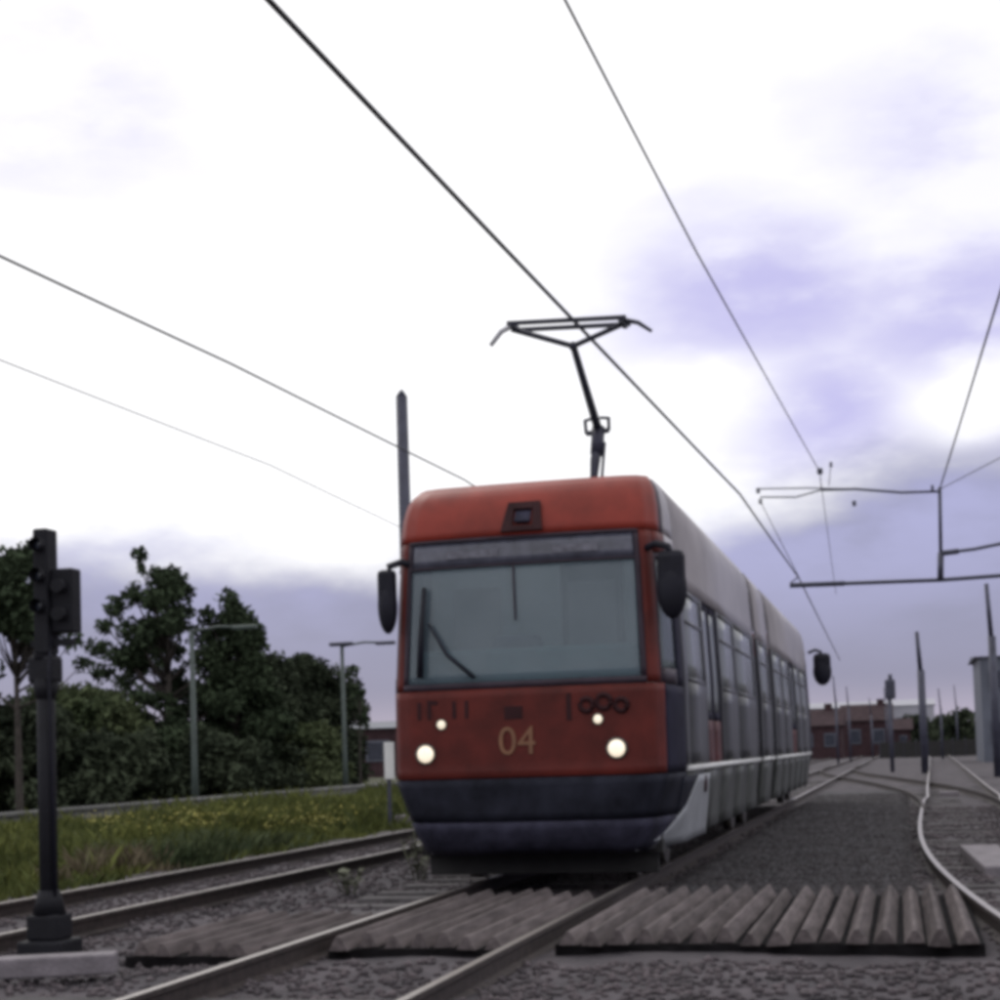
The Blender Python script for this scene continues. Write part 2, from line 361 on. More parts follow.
def track(name, label, path, sleepers, zt=0.0, group='tram tracks'):
    global sl_me
    root = thing(name, label, 'track', tuple(path[0]), group)
    for s in (-1, 1): rail(path, s * .7525, root, zt, 'rail' if name == 'crossover_track' else 'railtop')
    P = [Vector(p) for p in path]; acc = [0]
    for a, b in zip(P, P[1:]): acc.append(acc[-1] + (b - a).length)
    k = 0
    for d in np.arange(sleepers[0], min(sleepers[1], acc[-1] - .5), .70):
        i = max(j for j in range(len(acc) - 1) if acc[j] <= d); t = (d - acc[i]) / (acc[i + 1] - acc[i]); p = P[i].lerp(P[i + 1], t); dr = (P[i + 1] - P[i]).normalized()
        if 9.4 < p.y < 13.9 and name == 'tram_track': continue
        if sl_me is None:
            o = MB().box((0, 0, 0), (2.3, .23, .14), bev=.012).build('sleeper', MT['sleeper'], root); sl_me = o.data
        else:
            o = bpy.data.objects.new('sleeper', sl_me); COL.objects.link(o); o.parent = root
        o.location = p - root.location + Vector((random.uniform(-.02, .02), 0, zt - .205 + random.uniform(-.006, .01))); o.rotation_euler = (0, 0, math.atan2(-dr.x, dr.y) + random.uniform(-.012, .012))
    return root
straight = lambda x: [(x, y, 0) for y in (1, 6, 12, 20, 40, 80, 150, 260, 400)]
track('tram_track', 'track with polished rails running under the red tram', straight(-3.23), (0, 45))
track('tram_track', 'empty track along the grass bank left of the tram', straight(-7.25), (0, 60))
RC = [(2.55, 2), (1.98, 6), (1.58, 9), (1.30, 11.7), (1.19, 13), (1.05, 15.2), (.94, 17.4), (.885, 21.1), (.92, 25.4), (1.07, 34), (1.39, 51), (2.0, 90), (2.64, 135), (4.2, 240), (6.5, 390)]
ry = np.concatenate([np.arange(2, 36, 1.0), np.arange(36, 390, 8.)]); rx = np.interp(ry, [b for a, b in RC], [a for a, b in RC])
for _ in range(4): rx[1:-1] = (rx[:-2] + 2 * rx[1:-1] + rx[2:]) / 4
track('tram_track', 'track curving in from the right beside the slatted guard', [(float(a), float(b), 0) for a, b in zip(rx, ry)], (2, 50))
cy = np.linspace(30, 90, 40); ct = np.clip((cy - 33) / 48, 0, 1); ct = ct * ct * (3 - 2 * ct); cx = 1.02 * (1 - ct) + -3.23 * ct
track('crossover_track', 'crossover rails joining the right track to the tram track far back', [(float(a), float(b), .004) for a, b in zip(cx, cy)], (0, 0))

# ================================================================== anti-trespass guards: ridged slats laid along the track
slat_meshes = {}
def slat_mesh(ln, v):
    if (ln, v) in slat_meshes: return slat_meshes[(ln, v)]
    b = bmesh.new(); hw, tw, h = .068, .013, .088 + .006 * v
    sec = [(-hw, 0), (-tw, h), (tw, h), (hw, 0)]
    A = [b.verts.new((x, 0, z)) for x, z in sec]; C = [b.verts.new((x, ln / 2, z + .004 * (v - 1))) for x, z in sec]; B = [b.verts.new((x, ln, z)) for x, z in sec]
    for P, Q in ((A, C), (C, B)):
        for k in range(4): b.faces.new((P[k], Q[k], Q[(k + 1) % 4], P[(k + 1) % 4]))
    b.faces.new(A); b.faces.new(B[::-1]); bmesh.ops.recalc_face_normals(b, faces=b.faces[:])
    me = bpy.data.meshes.new('slat'); b.to_mesh(me); b.free(); me.materials.append(MT['wood']); slat_meshes[(ln, v)] = me; return me
def guard(label, x0, x1, y0, ln, z0, n):
    root = thing('trespass_guard', label, 'track guard', ((x0 + x1) / 2, y0, z0), 'slatted trespass guards')
    MB().box(((x0 + x1) / 2, y0 + ln / 2 + .0, z0 - .052), (x1 - x0 + .02, ln - .02, .10)).build('guard_shade_base', MT['gbase'], root)
    for i in range(n):
        x = x0 + (i + .5) * (x1 - x0) / n
        o = bpy.data.objects.new('slat', slat_mesh(ln, random.randrange(3))); COL.objects.link(o); o.parent = root
        o.location = (x - (x0 + x1) / 2 + random.uniform(-.012, .012), random.uniform(-.09, .08), random.uniform(-.006, .008))
        o.rotation_euler = (random.uniform(-.002, .002), random.uniform(-.05, .05), random.uniform(-.006, .006)); o.scale = (random.uniform(.92, 1.08), 1, random.uniform(.88, 1.08))
guard('wide slatted guard right of the tram track reaching to the curved rail', -2.30, .42, 10.45, 3.3, -.070, 16)
guard('slatted guard laid between the two rails ahead of the tram', -3.86, -2.60, 10.35, 3.3, -.085, 7)
guard('small slatted guard left of the tram track beside the signal post', -5.25, -4.10, 10.1, 2.2, -.105, 6)

# ================================================================== concrete pieces
kb = MB(); kb.bar((-7.3, 8.62, -.075), (-4.98, 9.45, -.055), .20, .13, .015)
tag(kb.build('concrete_kerb', MT['conc']), 'pale concrete kerb lying at the foot of the black signal post', 'kerb')
cs = MB(); cs.box((.84, 18.0, -.09), (.42, 3.4, .12), Matrix.Rotation(R(2), 3, 'Z'), .015)
tag(cs.build('cable_trough', MT['conc']), 'pale grey cable trough lid beside the curved rail', 'trough')
cs = MB(); cs.box((.98, 40.4, -.085), (.45, .5, .12), None, .02)
tag(cs.build('point_cover', MT['conc']), 'small pale cover between the rails of the far right track', 'cover')
# low wall behind the grass bank
wl = thing('low_wall', 'long low concrete wall behind the grass bank', 'wall', (-16, 10, 0))
for i in range(24):
    y = 2 + i * 4.0
    MB().box((-16.08, y + 2, .12 + .004 * (i % 3)), (.16, 3.96, .46), None, .01).build('wall_panel', MT['concd'], wl)
    MB().box((-16.08, y + 2, .385), (.26, 3.97, .07), None, .012).build('coping', MT['concd'], wl)

# ================================================================== TRAM
TX = -3.345
ZT, WT = 3.77, 1.13
tram = thing('tram', 'red fronted grey tram with lit headlamps and raised pantograph coming along the track', 'tram', (TX, 14, 0))
WK = [(.28, 1.24), (1.0, 1.325), (1.9, 1.325), (2.85, 1.285), (3.45, 1.245), (3.64, 1.21), (ZT, WT)]
def wz(z): return float(np.interp(z, [a for a, b in WK], [b for a, b in WK]))
FY = [(.28, .22), (.40, .06), (.60, 0), (.98, .0), (1.02, .03), (1.8, .06), (3.18, .20), (3.34, .24), (3.50, .31), (3.66, .43), (ZT, .66)]
PLAN = [(0, 0), (.34, .006), (.68, .03), (.80, .05), (.90, .11), (.968, .25), (.993, .52), (1, 1.0)]
CABL = 1.25
def cabP(t, z, off=0.0, end=0):
    def raw_(t, z):
        a = abs(t); xf = np.interp(a, range(8), [p[0] for p in PLAN]); yf = np.interp(a, range(8), [p[1] for p in PLAN])
        f = float(np.interp(z, [p[0] for p in FY], [p[1] for p in FY])); k = max(0, min(1, (.99 - z) / .70)); xf *= 1 - .20 * k ** 1.2 * max(0, 1 - yf * .85)
        return Vector((math.copysign(xf * wz(z), t), f + (CABL - f) * yf, z))
    p = raw_(t, z)
    if off:
        e = .02; n = (raw_(t + e, z) - raw_(t - e, z)).cross(raw_(t, min(ZT, z + e)) - raw_(t, max(.28, z - e)))
        p = p + n.normalized() * off
    return p
TLEN = 23.2
def place(p, end):
    if end: return Vector((TX - p.x, 14 + TLEN - p.y, p.z))
    return Vector((TX + p.x, 14 + p.y, p.z))
def cabpatch(name, m, t0, t1, z0, z1, off, end, nt_=None, nz=None, thick=.035, parent=None, shape=None):
    nt_ = nt_ or max(2, int(abs(t1 - t0) * 5) + 1); nz = nz or max(2, int((z1 - z0) / .08) + 2)
    ts = np.linspace(t0, t1, nt_); zs = np.linspace(z0, z1, nz)
    P = [[place(cabP(t, z, off), end) for t in ts] for z in zs]; Q = [[place(cabP(t, z, off - thick), end) for t in ts] for z in zs]
    mb = MB(); mb.slabgrid(P, Q); return mb.build(name, m, parent or tram)
def txf(x): return float(np.interp(abs(x), [p[0] for p in PLAN], range(8))) * (1 if x >= 0 else -1)
def cab(end):
    full = end == 0
    cabpatch('bumper', MT['bumper'], -7, 7, .60, .985, 0, end)
    cabpatch('bumper_lip', MT['lip'], -6.6, 6.6, .29, .592, .012, end)
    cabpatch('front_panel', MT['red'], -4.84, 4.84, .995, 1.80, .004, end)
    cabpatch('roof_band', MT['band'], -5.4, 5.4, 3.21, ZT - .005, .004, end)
    wt = 3.25
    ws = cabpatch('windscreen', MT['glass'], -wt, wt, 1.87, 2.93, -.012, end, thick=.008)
    cabpatch('destination_display', MT['dglass'], -wt, wt, 2.955, 3.175, -.008, end, thick=.012)
    for s in (-1, 1):
        cabpatch('corner_pillar', MT['red'], s * (wt + .34), s * 4.55, 1.81, 3.20, .002, end)
        f = cabpatch('windscreen_frame', MT['frame'], s * wt, s * (wt + .32), 1.87, 3.175, .004, end)
        cabpatch('side_surround', MT['navy'], s * 4.85, s * 7, .995, 1.79, 0, end)
        q = cabpatch('quarter_window', MT['cglass'], s * 4.72, s * 6.25, 1.95, 2.93, -.006, end, thick=.01)
        for a, b, z0, z1 in ((4.57, 4.71, 1.80, 2.99), (6.27, 6.99, 1.80, 2.99), (4.72, 6.26, 1.80, 1.94), (4.72, 6.26, 2.94, 2.99)):
            cabpatch('window_frame', MT['navy'] if a > 6 else MT['frame'], s * a, s * b, z0, z1, 0, end, parent=q)
        cabpatch('cab_cantrail', MT['red'], s * 4.57, s * 5.9, 3.0, 3.20, 0, end)
        cabpatch('cab_cantrail', MT['grey'], s * 5.92, s * 7, 3.0, 3.20, 0, end)
        cabpatch('roof_cheek', MT['frame'], s * 5.42, s * 5.9, 3.21, ZT - .03, 0, end)
        cabpatch('roof_cheek', MT['grey'], s * 5.92, s * 7, 3.21, ZT - .005, 0, end)
    cabpatch('frame_rail', MT['frame'], -wt - .32, wt + .32, 1.806, 1.865, .006, end)
    cabpatch('frame_rail', MT['frame'], -wt, wt, 2.933, 2.952, .004, end)
    cabpatch('frame_rail', MT['frame'], -wt - .32, wt + .32, 3.178, 3.206, .006, end)
    return ws
def at_front(x, z, off=0.0): return place(cabP(txf(x / wz(z)), z, off), 0)
WS = cab(0); cab(1)
# windscreen furniture
m_ = MB(); a = at_front(-.06, 2.93, .01); b = at_front(-.04, 2.42, .01); m_.bar(a, b, .018, .012); m_.build('glazing_bar', MT['frame'], WS)
m_ = MB(); m_.tube([at_front(-.94, 1.92, .05), at_front(-.93, 2.3, .05), at_front(-.90, 2.76, .045)], [.034, .030, .022], 8); m_.build('wiper', MT['black'], WS)
m_ = MB(); m_.tube([at_front(-.42, 1.90, .05), at_front(-.68, 2.12, .05), at_front(-.86, 2.42, .05)], [.020, .018, .014], 8); m_.build('wiper', MT['black'], WS)
# destination lettering too soft to read: the blind's pale smudge
BL = (mat('blind_grey', (.14, .14, .17), .5, var=.4, scale=14))
for x, w_ in ((-.45, .5), (.52, .42)): m_ = MB(); m_.box(at_front(x, 3.055, .004), (w_, .006, .07)); m_.build('destination_blind', BL, tram)
# roof emblem: dark legs either side of a pale lens, seated on the roof band
e = MB()
p = [at_front(-.19, 3.235, .035), at_front(-.13, 3.235, .04), at_front(-.09, 3.53, .04), at_front(-.14, 3.53, .035)]
for pts in (((-.20, 3.235), (-.10, 3.235), (-.08, 3.50), (-.14, 3.50)), ((.10, 3.235), (.19, 3.235), (.16, 3.50), (.09, 3.50)), ((-.08, 3.44), (.09, 3.44), (.09, 3.50), (-.08, 3.50)), ((-.10, 3.235), (.10, 3.235), (.10, 3.285), (-.10, 3.285))):
    P = [at_front(x + .03, z, .045) for x, z in pts]; Q = [at_front(x + .03, z, .002) for x, z in pts]
    e.face(P); e.face(Q[::-1])
    for k in range(4): e.face((P[k], Q[k], Q[(k + 1) % 4], P[(k + 1) % 4]))
em = e.build('roof_lamp_housing', MT['maroon'], tram)
m_ = MB(); c = at_front(.03, 3.37, .02); m_.box(c, (.15, .03, .14), Matrix.Rotation(R(-38), 3, 'X'), .008); m_.build('lens', MT['lip'], em)
# headlamps, marker lamps, number, marks
def lamp_at(x, z, r, m, name):
    c = at_front(x, z); o = MB(); disc_y(o, (c.x, c.y - .012, c.z), r * 1.28, .06); ob = o.build(name, MT['frame'], tram)
    o = MB(); o.tube([(c.x + math.cos(k * 6.2832 / 20) * r * 1.14, c.y - .018, c.z + math.sin(k * 6.2832 / 20) * r * 1.14) for k in range(21)], r * .12, 6); o.build('bezel', MT['wheel'], ob)
    o = MB(); o.ball((c.x, c.y - .014, c.z), (r * 2, r * .9, r * 2)); o.build('lens', m, ob)
for x in (-.915, .86): lamp_at(x, 1.225, .078, MT['lamp'], 'headlamp')
for x in (-.755, .70): lamp_at(x, 1.49, .040, MT['lamp2'], 'marker_lamp')
def bars(xs, z0, z1, w):
    for x in xs:
        m_ = MB(); m_.bar(at_front(x, z0, .004), at_front(x, z1, .004), w, .012); m_.build('dark_mark', MT['maroon'], tram)
bars((-.97, -.87, -.63, -.51), 1.54, 1.70, .035); m_ = MB(); m_.bar(at_front(-.89, 1.70, .004), at_front(-.79, 1.69, .004), .012, .035); m_.build('dark_mark', MT['maroon'], tram)
bars((.44,), 1.49, 1.73, .045)
for x, z, r in ((.60, 1.62, .058), (.755, 1.645, .064), (.91, 1.61, .056)):
    c = at_front(x, z, .004); m_ = MB(); n = 18
    m_.tube([(c.x + math.cos(k * 6.2832 / n) * r, c.y, c.z + math.sin(k * 6.2832 / n) * r) for k in range(n + 1)], .026, 6); m_.build('dark_ring', MT['maroon'], tram)
m_ = MB(); m_.box(at_front(-.07, 1.575, .004), (.17, .012, .12), None, .004); m_.build('front_emblem', MT['maroon'], tram)
fc = bpy.data.curves.new('fleet_number', 'FONT'); fc.body = '04'; fc.size = .36; fc.extrude = .004; fc.align_x = 'CENTER'; fc.offset = 0
fq = bpy.data.objects.new('fleet_number_curve', fc); fm = bpy.data.meshes.new_from_object(fq); bpy.data.objects.remove(fq)
fo = bpy.data.objects.new('fleet_number', fm); COL.objects.link(fo); fo.parent = tram; fo.rotation_euler = (R(88), 0, 0)
c = at_front(-.04, 1.20); fo.location = Vector((c.x, c.y - .012, c.z)) - tram.location; fm.materials.clear(); fm.materials.append(MT['gold'])
# mirrors
def mirror(x, y, z, sx, flip=1, parent=tram, d=(.30, .16, .60)):
    o = MB(); o.ball((x, y, z - d[2] * .12), (d[0], d[1], d[2] * .80), 20); o.box((x, y, z + d[2] * .12), (d[0] * .92, d[1] * .8, d[2] * .55), None, d[0] * .22)
    ob = o.build('mirror', MT['black'], parent)
    a = MB(); a.tube([(x - sx * .28, y + .10 * flip, z + d[2] * .42), (x - sx * .14, y + .03, z + d[2] * .50), (x - sx * .02, y, z + d[2] * .44), (x, y, z + d[2] * .3)], .035, 8); a.build('mirror_arm', MT['black'], ob)
mirror(TX + 1.38, 14.25, 2.72, 1, d=(.275, .16, .68)); mirror(TX - 1.29, 14.22, 2.70, -1, d=(.19, .16, .66))
mirror(TX + 1.60, 14 + TLEN - .3, 2.95, 1, -1, d=(.42, .2, .80)); mirror(-4.75, 14 + TLEN - .3, 2.7, -1, -1)
# cab interior
for end in (0, 1):
    pp = lambda x, y, z: place(Vector((x, y, z)), end)
    MB().box(pp(0, 1.35, 2.25), (2.35, .04, 1.9)).build('cab_bulkhead', MT['int_'], tram)
    MB().box(pp(.45, 1.32, 2.2), (.62, .03, 1.7), None, .01).build('bulkhead_door', MT['side'], tram)
    for x_ in (-.70, .45): MB().box(pp(x_, 1.295, 2.55), (.48, .02, .62), None, .008).build('bulkhead_bright_pane', MT['grey'], tram)  # opaque pale panels paint the bright saloon windows showing through
    MB().box(pp(0, .50, 1.92), (2.1, .42, .52), None, .05).build('dashboard', MT['dash'], tram)
    MB().box(pp(-.25, 1.05, 1.95), (.5, .12, .8), None, .05).build('driver_seat', MT['seat'], tram)
    MB().box(pp(0, .8, 1.15), (2.3, .9, .08)).build('cab_floor', MT['under'], tram)
# body modules
def side_pts(s, y0, y1, z0, z1, off, nz=None):
    nz = nz or max(2, int((z1 - z0) / .15) + 2); zs = np.linspace(z0, z1, nz)
    f = lambda o: [[Vector((TX + s * (wz(z) + o), y, z)) for y in (y0, y1)] for z in zs]
    return f(off), f(off - .035)
def sidepatch(name, m, s, y0, y1, z0, z1, off=0.0, parent=None):
    P, Q = side_pts(s, y0, y1, z0, z1, off); mb = MB(); mb.slabgrid(P, Q); return mb.build(name, m, parent or tram)
def window(s, y0, y1, z0=1.86, z1=2.78, vent=True):
    w = sidepatch('window', MT['sglass'], s, y0 + .05, y1 - .05, z0 + .05, z1 - .05, -.012)
    for a, b, c, d in ((y0, y0 + .048, z0, z1), (y1 - .048, y1, z0, z1), (y0 + .05, y1 - .05, z0, z0 + .048), (y0 + .05, y1 - .05, z1 - .048, z1)) + (((y0 + .05, y1 - .05, 2.44, 2.475),) if vent else ()):
        sidepatch('window_frame', MT['side'], s, a, b, c, d, -.002, w)
def door(s, y0, y1):
    d = None
    for a, b in ((y0, (y0 + y1) / 2 - .012), ((y0 + y1) / 2 + .012, y1)):
        d = sidepatch('door', MT['door'], s, a, b, 1.0, 1.50, -.02)
        sidepatch('door_glass', MT['sglass'], s, a + .09, b - .09, 1.60, 2.70, -.026, d)
        for c0, c1, e0, e1 in ((a, a + .088, 1.503, 2.78), (b - .088, b, 1.503, 2.78), (a + .09, b - .09, 1.503, 1.597), (a + .09, b - .09, 2.703, 2.78)):
            sidepatch('door_frame', MT['navy'], s, c0, c1, e0, e1, -.02, d)
def module(y0, y1, items):
    """items: ('w' or 'd', y0, y1) in order"""
    for s in (-1, 1):
        sidepatch('cantrail_panel', MT['grey'], s, y0, y1, 2.785, ZT - .005, 0)
        cur = y0
        for k, a, b in items + [('end', y1, y1)]:
            if a - cur > .01: sidepatch('side_pillar', MT['side'], s, cur, a, 1.045, 2.78, 0)
            if k == 'w':
                window(s, a + .004, b - .004); sidepatch('side_panel', MT['side'], s, a + .004, b - .004, 1.045, 1.855, 0)
            elif k == 'd': door(s, a + .004, b - .004)
            cur = b
        sidepatch('waist_strip', MT['white'], s, y0, y1, .99, 1.04, .018)
        n = max(1, round((y1 - y0) / 1.55)); h = (y1 - y0) / n
        for i in range(n): sidepatch('skirt_panel', MT['skirt'], s, y0 + i * h + .012, y0 + (i + 1) * h - .012, .34, .985, -.012)
    xs = np.linspace(-WT, WT, 9)
    P = [[Vector((TX + x, y, ZT + .05 * (1 - (x / WT) ** 2))) for x in xs] for y in (y0, y1)]; Q = [[v - Vector((0, 0, .05)) for v in r] for r in P]
    mb = MB(); mb.slabgrid(P, Q); mb.build('roof', MT['roof'], tram)
    MB().box((TX, (y0 + y1) / 2, .93), (2.45, y1 - y0, .06)).build('floor', MT['under'], tram)
YA = 14 + CABL + .005; YE = 14 + TLEN - CABL - .005
module(YA, 23.15, [('w', 15.55, 17.0), ('d', 17.1, 18.5), ('w', 18.6, 20.3), ('w', 20.4, 22.9)])
module(23.75, 25.75, [('w', 24.0, 25.5)])
module(26.35, YE, [('w', 26.6, 28.4), ('w', 28.5, 30.2), ('d', 30.3, 31.7), ('w', 31.8, 33.5), ('w', 33.6, YE - .3)])
for y0, y1 in ((23.15, 23.75), (25.75, 26.35)):
    mb = MB(); zs = np.linspace(.9, 3.6, 12); ys = np.linspace(y0 + .01, y1 - .01, 9)
    for s in (-1, 1): mb.grid([[Vector((TX + s * (wz(z) - (.06 if k % 2 else .12)), y, z)) for k, y in enumerate(ys)] for z in zs], smooth=False)
    mb.grid([[Vector((TX + x, y, 3.60 - (.0 if k % 2 else .06))) for k, y in enumerate(ys)] for x in np.linspace(-1.02, 1.02, 5)], smooth=False)
    mb.box((TX, (y0 + y1) / 2, .9), (2.3, y1 - y0 - .02, .08))
    mb.build('bellows', MT['bellows'], tram, recalc=False)
# front corner skirts: pale wedge behind the wrapped dark bumper
def body_pt(s, y, z, off):
    """a point of the tram's side, round the corner of the cab too"""
    if y >= 14 + CABL: return Vector((TX + s * (wz(z) + off), y, z))
    f = float(np.interp(z, [p[0] for p in FY], [p[1] for p in FY])); yf = max(0, (y - 14 - f) / (CABL - f))
    return place(cabP(s * float(np.interp(yf, [p[1] for p in PLAN], range(8))), z, off), 0)
def corner_skirt(s):
    P = []; Q = []
    for u in np.linspace(0, 1, 9):
        z = .31 + u * .63; ya = 14.33 + u * 1.74; ys = np.linspace(ya, 17.0, 16)
        P.append([body_pt(s, y, z, .018) for y in ys]); Q.append([body_pt(s, y, z, .002) for y in ys])
    mb = MB(); mb.slabgrid(P, Q); k = mb.build('corner_skirt', MT['pale'], tram)
    m_ = MB(); m_.tube([(TX + s * (wz(.84) + .004), 16.62, .84), (TX + s * (wz(.84) + .03), 16.62, .84)], .09, 16); m_.build('coupler_hole', MT['maroon'], k)
    P = []; Q = []
    for u in np.linspace(0, 1, 6):
        z = .60 + u * .345; y0 = 14 + CABL - .25; ya = max(14.33 + (z - .31) / .63 * 1.74 - .012, y0 + .01); ys = np.linspace(y0, ya, 8)
        P.append([body_pt(s, y, z, .010) for y in ys]); Q.append([body_pt(s, y, z, -.004) for y in ys])
    mb = MB(); mb.slabgrid(P, Q); mb.build('bumper_wrap', MT['bumper'], tram)
for s in (-1, 1): corner_skirt(s)
# bogies
def bogie(y):
    b = MB(); b.box((TX, y, .42), (1.9, 2.3, .22), None, .03); b.box((TX - .95, y, .36), (.12, 2.5, .2)); b.box((TX + .95, y, .36), (.12, 2.5, .2)); ob = b.build('bogie', MT['under'], tram)
    for dy in (-.9, .9):
        for s in (-1, 1):
            w = MB(); w.tube([(TX + s * .70, y + dy, .335), (TX + s * .83, y + dy, .335)], .335, 24); w.build('wheel', MT['wheel'], ob)
for y in (16.2, 24.75, 35.0): bogie(y)
u = MB(); u.box((TX, 14.75, .17), (2.2, .06, .20), None, .01); u.box((TX, 14.9, .36), (2.3, .5, .2)); u.build('lifeguard', MT['under'], tram)
for y_, l_ in ((19.8, 3.2), (30, 5)): MB().box((TX, y_, .55), (2.2, l_, .5), None, .03).build('equipment_case', MT['under'], tram)
# saloon seats seen dimly through the glass
seat0 = None
for y in (16.0, 19.2, 20.6, 21.9, 24.7, 27.2, 28.9, 32.4, 34.2):
    for s in (-1, 1):
        if seat0 is None:
            m_ = MB(); m_.box((TX, y, 1.42), (.95, .45, .1), None, .03); m_.box((TX, y + .22, 1.80), (.95, .1, .75), None, .03); seat0 = m_.build('saloon_seat', MT['seat'], tram); base = seat0.location.copy(); y_0 = y; o = seat0
        else:
            o = seat0.copy(); COL.objects.link(o)
        o.location = base + Vector((s * .72, y - y_0, 0))
# pantograph
PX = TX + .125
pan = MB(); pan.box((PX, 17.2, 3.80), (1.0, 1.1, .07), None, .01)
for x in (-.4, .4):
    for y in (16.8, 17.6): pan.tube([(PX + x, y, 3.70), (PX + x, y, 3.79)], .05, 8)
PA = pan.build('pantograph', MT['panto'], tram)
b = MB(); b.tube([(PX, 17.15, 3.83), (PX + .01, 17.45, 4.45), (PX + .03, 17.62, 4.80)], [.070, .060, .045], 10)
b.tube([(PX + .10, 17.1, 3.83), (PX + .10, 17.58, 4.66)], .018, 6); b.build('lower_arm', MT['panto'], PA)
b = MB(); b.bar((PX - .11, 17.60, 4.78), (PX + .15, 17.60, 4.80), .05, .05); b.bar((PX - .11, 17.6, 4.78), (PX - .12, 17.6, 4.94), .035, .035); b.bar((PX + .15, 17.6, 4.80), (PX + .15, 17.6, 4.95), .035, .035); b.bar((PX - .12, 17.6, 4.93), (PX - .02, 17.6, 4.95), .03, .03); b.bar((PX + .15, 17.6, 4.94), (PX + .05, 17.6, 4.95), .03, .03); b.tube([(PX + .02, 17.50, 4.52), (PX + .03, 17.60, 4.84)], .075, 10); b.build('knee_joint', MT['panto'], PA)
b = MB(); b.tube([(PX + .03, 17.62, 4.80), (PX, 16.44, 5.50)], [.052, .038], 8); b.build('upper_arm', MT['panto'], PA)
b = MB()
b.tube([(PX, 16.44, 5.49), (PX - .66, 16.44, 5.735)], .030, 8); b.tube([(PX, 16.44, 5.49), (PX + .55, 16.44, 5.68)], .030, 8)
b.ball((PX, 16.44, 5.49), (.10, .10, .10), 10)
for y in (16.30, 16.58): b.box((PX - .04, y, 5.735), (1.28, .05, .045), Matrix.Rotation(R(2.6), 3, 'Y'), .008)
for x, z in ((-.62, 5.75), (.54, 5.69)): b.bar((PX + x, 16.28, z), (PX + x, 16.60, z), .05, .05)
b.tube([(PX + .56, 16.44, 5.715), (PX + .70, 16.44, 5.675), (PX + .84, 16.44, 5.57)], [.028, .024, .018], 8); b.build('collector_head', MT['panto'], PA)
b = MB(); b.tube([(PX - .66, 16.44, 5.775), (PX - .78, 16.44, 5.72), (PX - .90, 16.44, 5.58)], [.032, .030, .024], 8); b.build('collector_horn', MT['carbon'], PA)

# ================================================================== overhead line
def wire(name, label, pts, r, m='wire'):
    out_ = []
    for a, b in zip(pts, pts[1:]):
        a, b = Vector(a), Vector(b); n = 8
        for k in range(n): t = k / n; out_.append(a.lerp(b, t) - Vector((0, 0, .015 * (b - a).length * t * (1 - t) * .12)))
    out_.append(Vector(pts[-1])); mb = MB(); mb.tube(out_, r, 6)
    return tag(mb.build(name, MT[m]), label, 'overhead wire', 'overhead wires')
wire('contact_wire', 'thick contact wire crossing the sky above the pantograph of the tram', [(-3.95, -2, 5.78), (-3.52, 8.75, 5.78), (-3.22, 16.5, 5.785), (-2.70, 28.95, 5.77), (-2.60, 44.0, 5.74), (-3.2, 88, 5.7)], .021)
wire('catenary_wire', 'upper wire descending from top centre to the gantry insulators', [(-2.75, -6, 8.0), (-2.65, 13.7, 7.9), (-2.45, 21.5, 7.92), (-1.95, 43.6, 8.62)], .014)
wire('catenary_wire', 'thin wire running away beyond the gantry insulators', [(-1.9, 44, 8.25), (-2.3, 62, 6.9)], .010)
wire('catenary_wire', 'steep wire on the right edge ending at the gantry upright', [(2.3, 6, 8.35), (1.73, 25.8, 8.12), (1.2, 44, 7.93)], .020)
wire('catenary_wire', 'faint wire slanting from the gantry upright out to the right', [(1.2, 44, 7.9), (3.6, 36, 7.9)], .012)
wire('contact_wire', 'contact wire on the left passing in front of the dark mast', [(-8.0, 2, 5.78), (-7.6, 12.5, 5.76), (-7.28, 16.8, 5.76), (-6.86, 25.3, 5.75), (-7.3, 60, 5.7)], .013)
wire('feeder_cable', 'faint lower cable on the left leading to the dark mast', [(-9.9, 2, 5.9), (-9.55, 15.7, 5.75), (-9.26, 22.8, 5.75), (-9.5, 30.9, 5.75)], .007)
# gantry reaching over the tracks from a mast on the right
g = thing('overhead_gantry', 'dark overhead gantry arm reaching from the right across both tracks', 'gantry', (4.4, 44, 0))
b = MB(); b.tube([(4.4, 44, -.2), (4.4, 44, 8.6)], [.17, .12], 12); b.build('mast', MT['steel'], g)
b = MB(); b.box((4.4, 44, -.1), (.7, .7, .2), None, .02); b.build('mast_base', MT['conc'], g)
b = MB(); b.tube([(4.4, 44, 5.53), (1.1, 44, 5.47), (-1.4, 44, 5.52)], .055, 10); b.tube([(-1.4, 44, 5.52), (-2.85, 44, 5.55)], .072, 10); b.build('boom', MT['steel'], g)
b = MB(); b.tube([(1.1, 44, 5.47), (1.14, 44, 6.2)], .085, 10); b.tube([(1.14, 44, 6.2), (1.19, 44, 7.95)], .05, 10); b.build('upright', MT['steel'], g)
b = MB(); b.tube([(1.15, 44, 6.18), (2.0, 44, 6.24), (4.4, 44, 6.6)], .045, 8); b.tube([(1.15, 44, 6.18), (1.6, 44, 6.21)], .075, 8); b.build('stay', MT['steel'], g)
b = MB(); b.tube([(1.19, 44, 7.84), (.2, 44, 7.88), (-1.0, 44, 8.06), (-1.9, 44, 8.1)], .035, 8); b.tube([(-1.9, 44, 8.10), (-2.6, 44, 7.95), (-3.55, 44, 8.02)], .022, 8); b.tube([(-1.0, 44, 8.06), (-2.3, 44, 8.18), (-3.6, 44, 8.25)], .02, 8); b.build('top_arm', MT['steel'], g)
for x, z, r in ((-1.92, 8.66, .085), (-1.62, 8.82, .05), (-3.6, 8.25, .06), (-3.55, 7.95, .055), (1.0, 8.0, .05), (-1.05, 7.72, .06)):
    b = MB()
    for k in range(3): b.ball((x, 44, z - .05 * k), (r * 2, r * 2, r * .9), 10)
    b.build('insulator', MT['steel'], g)
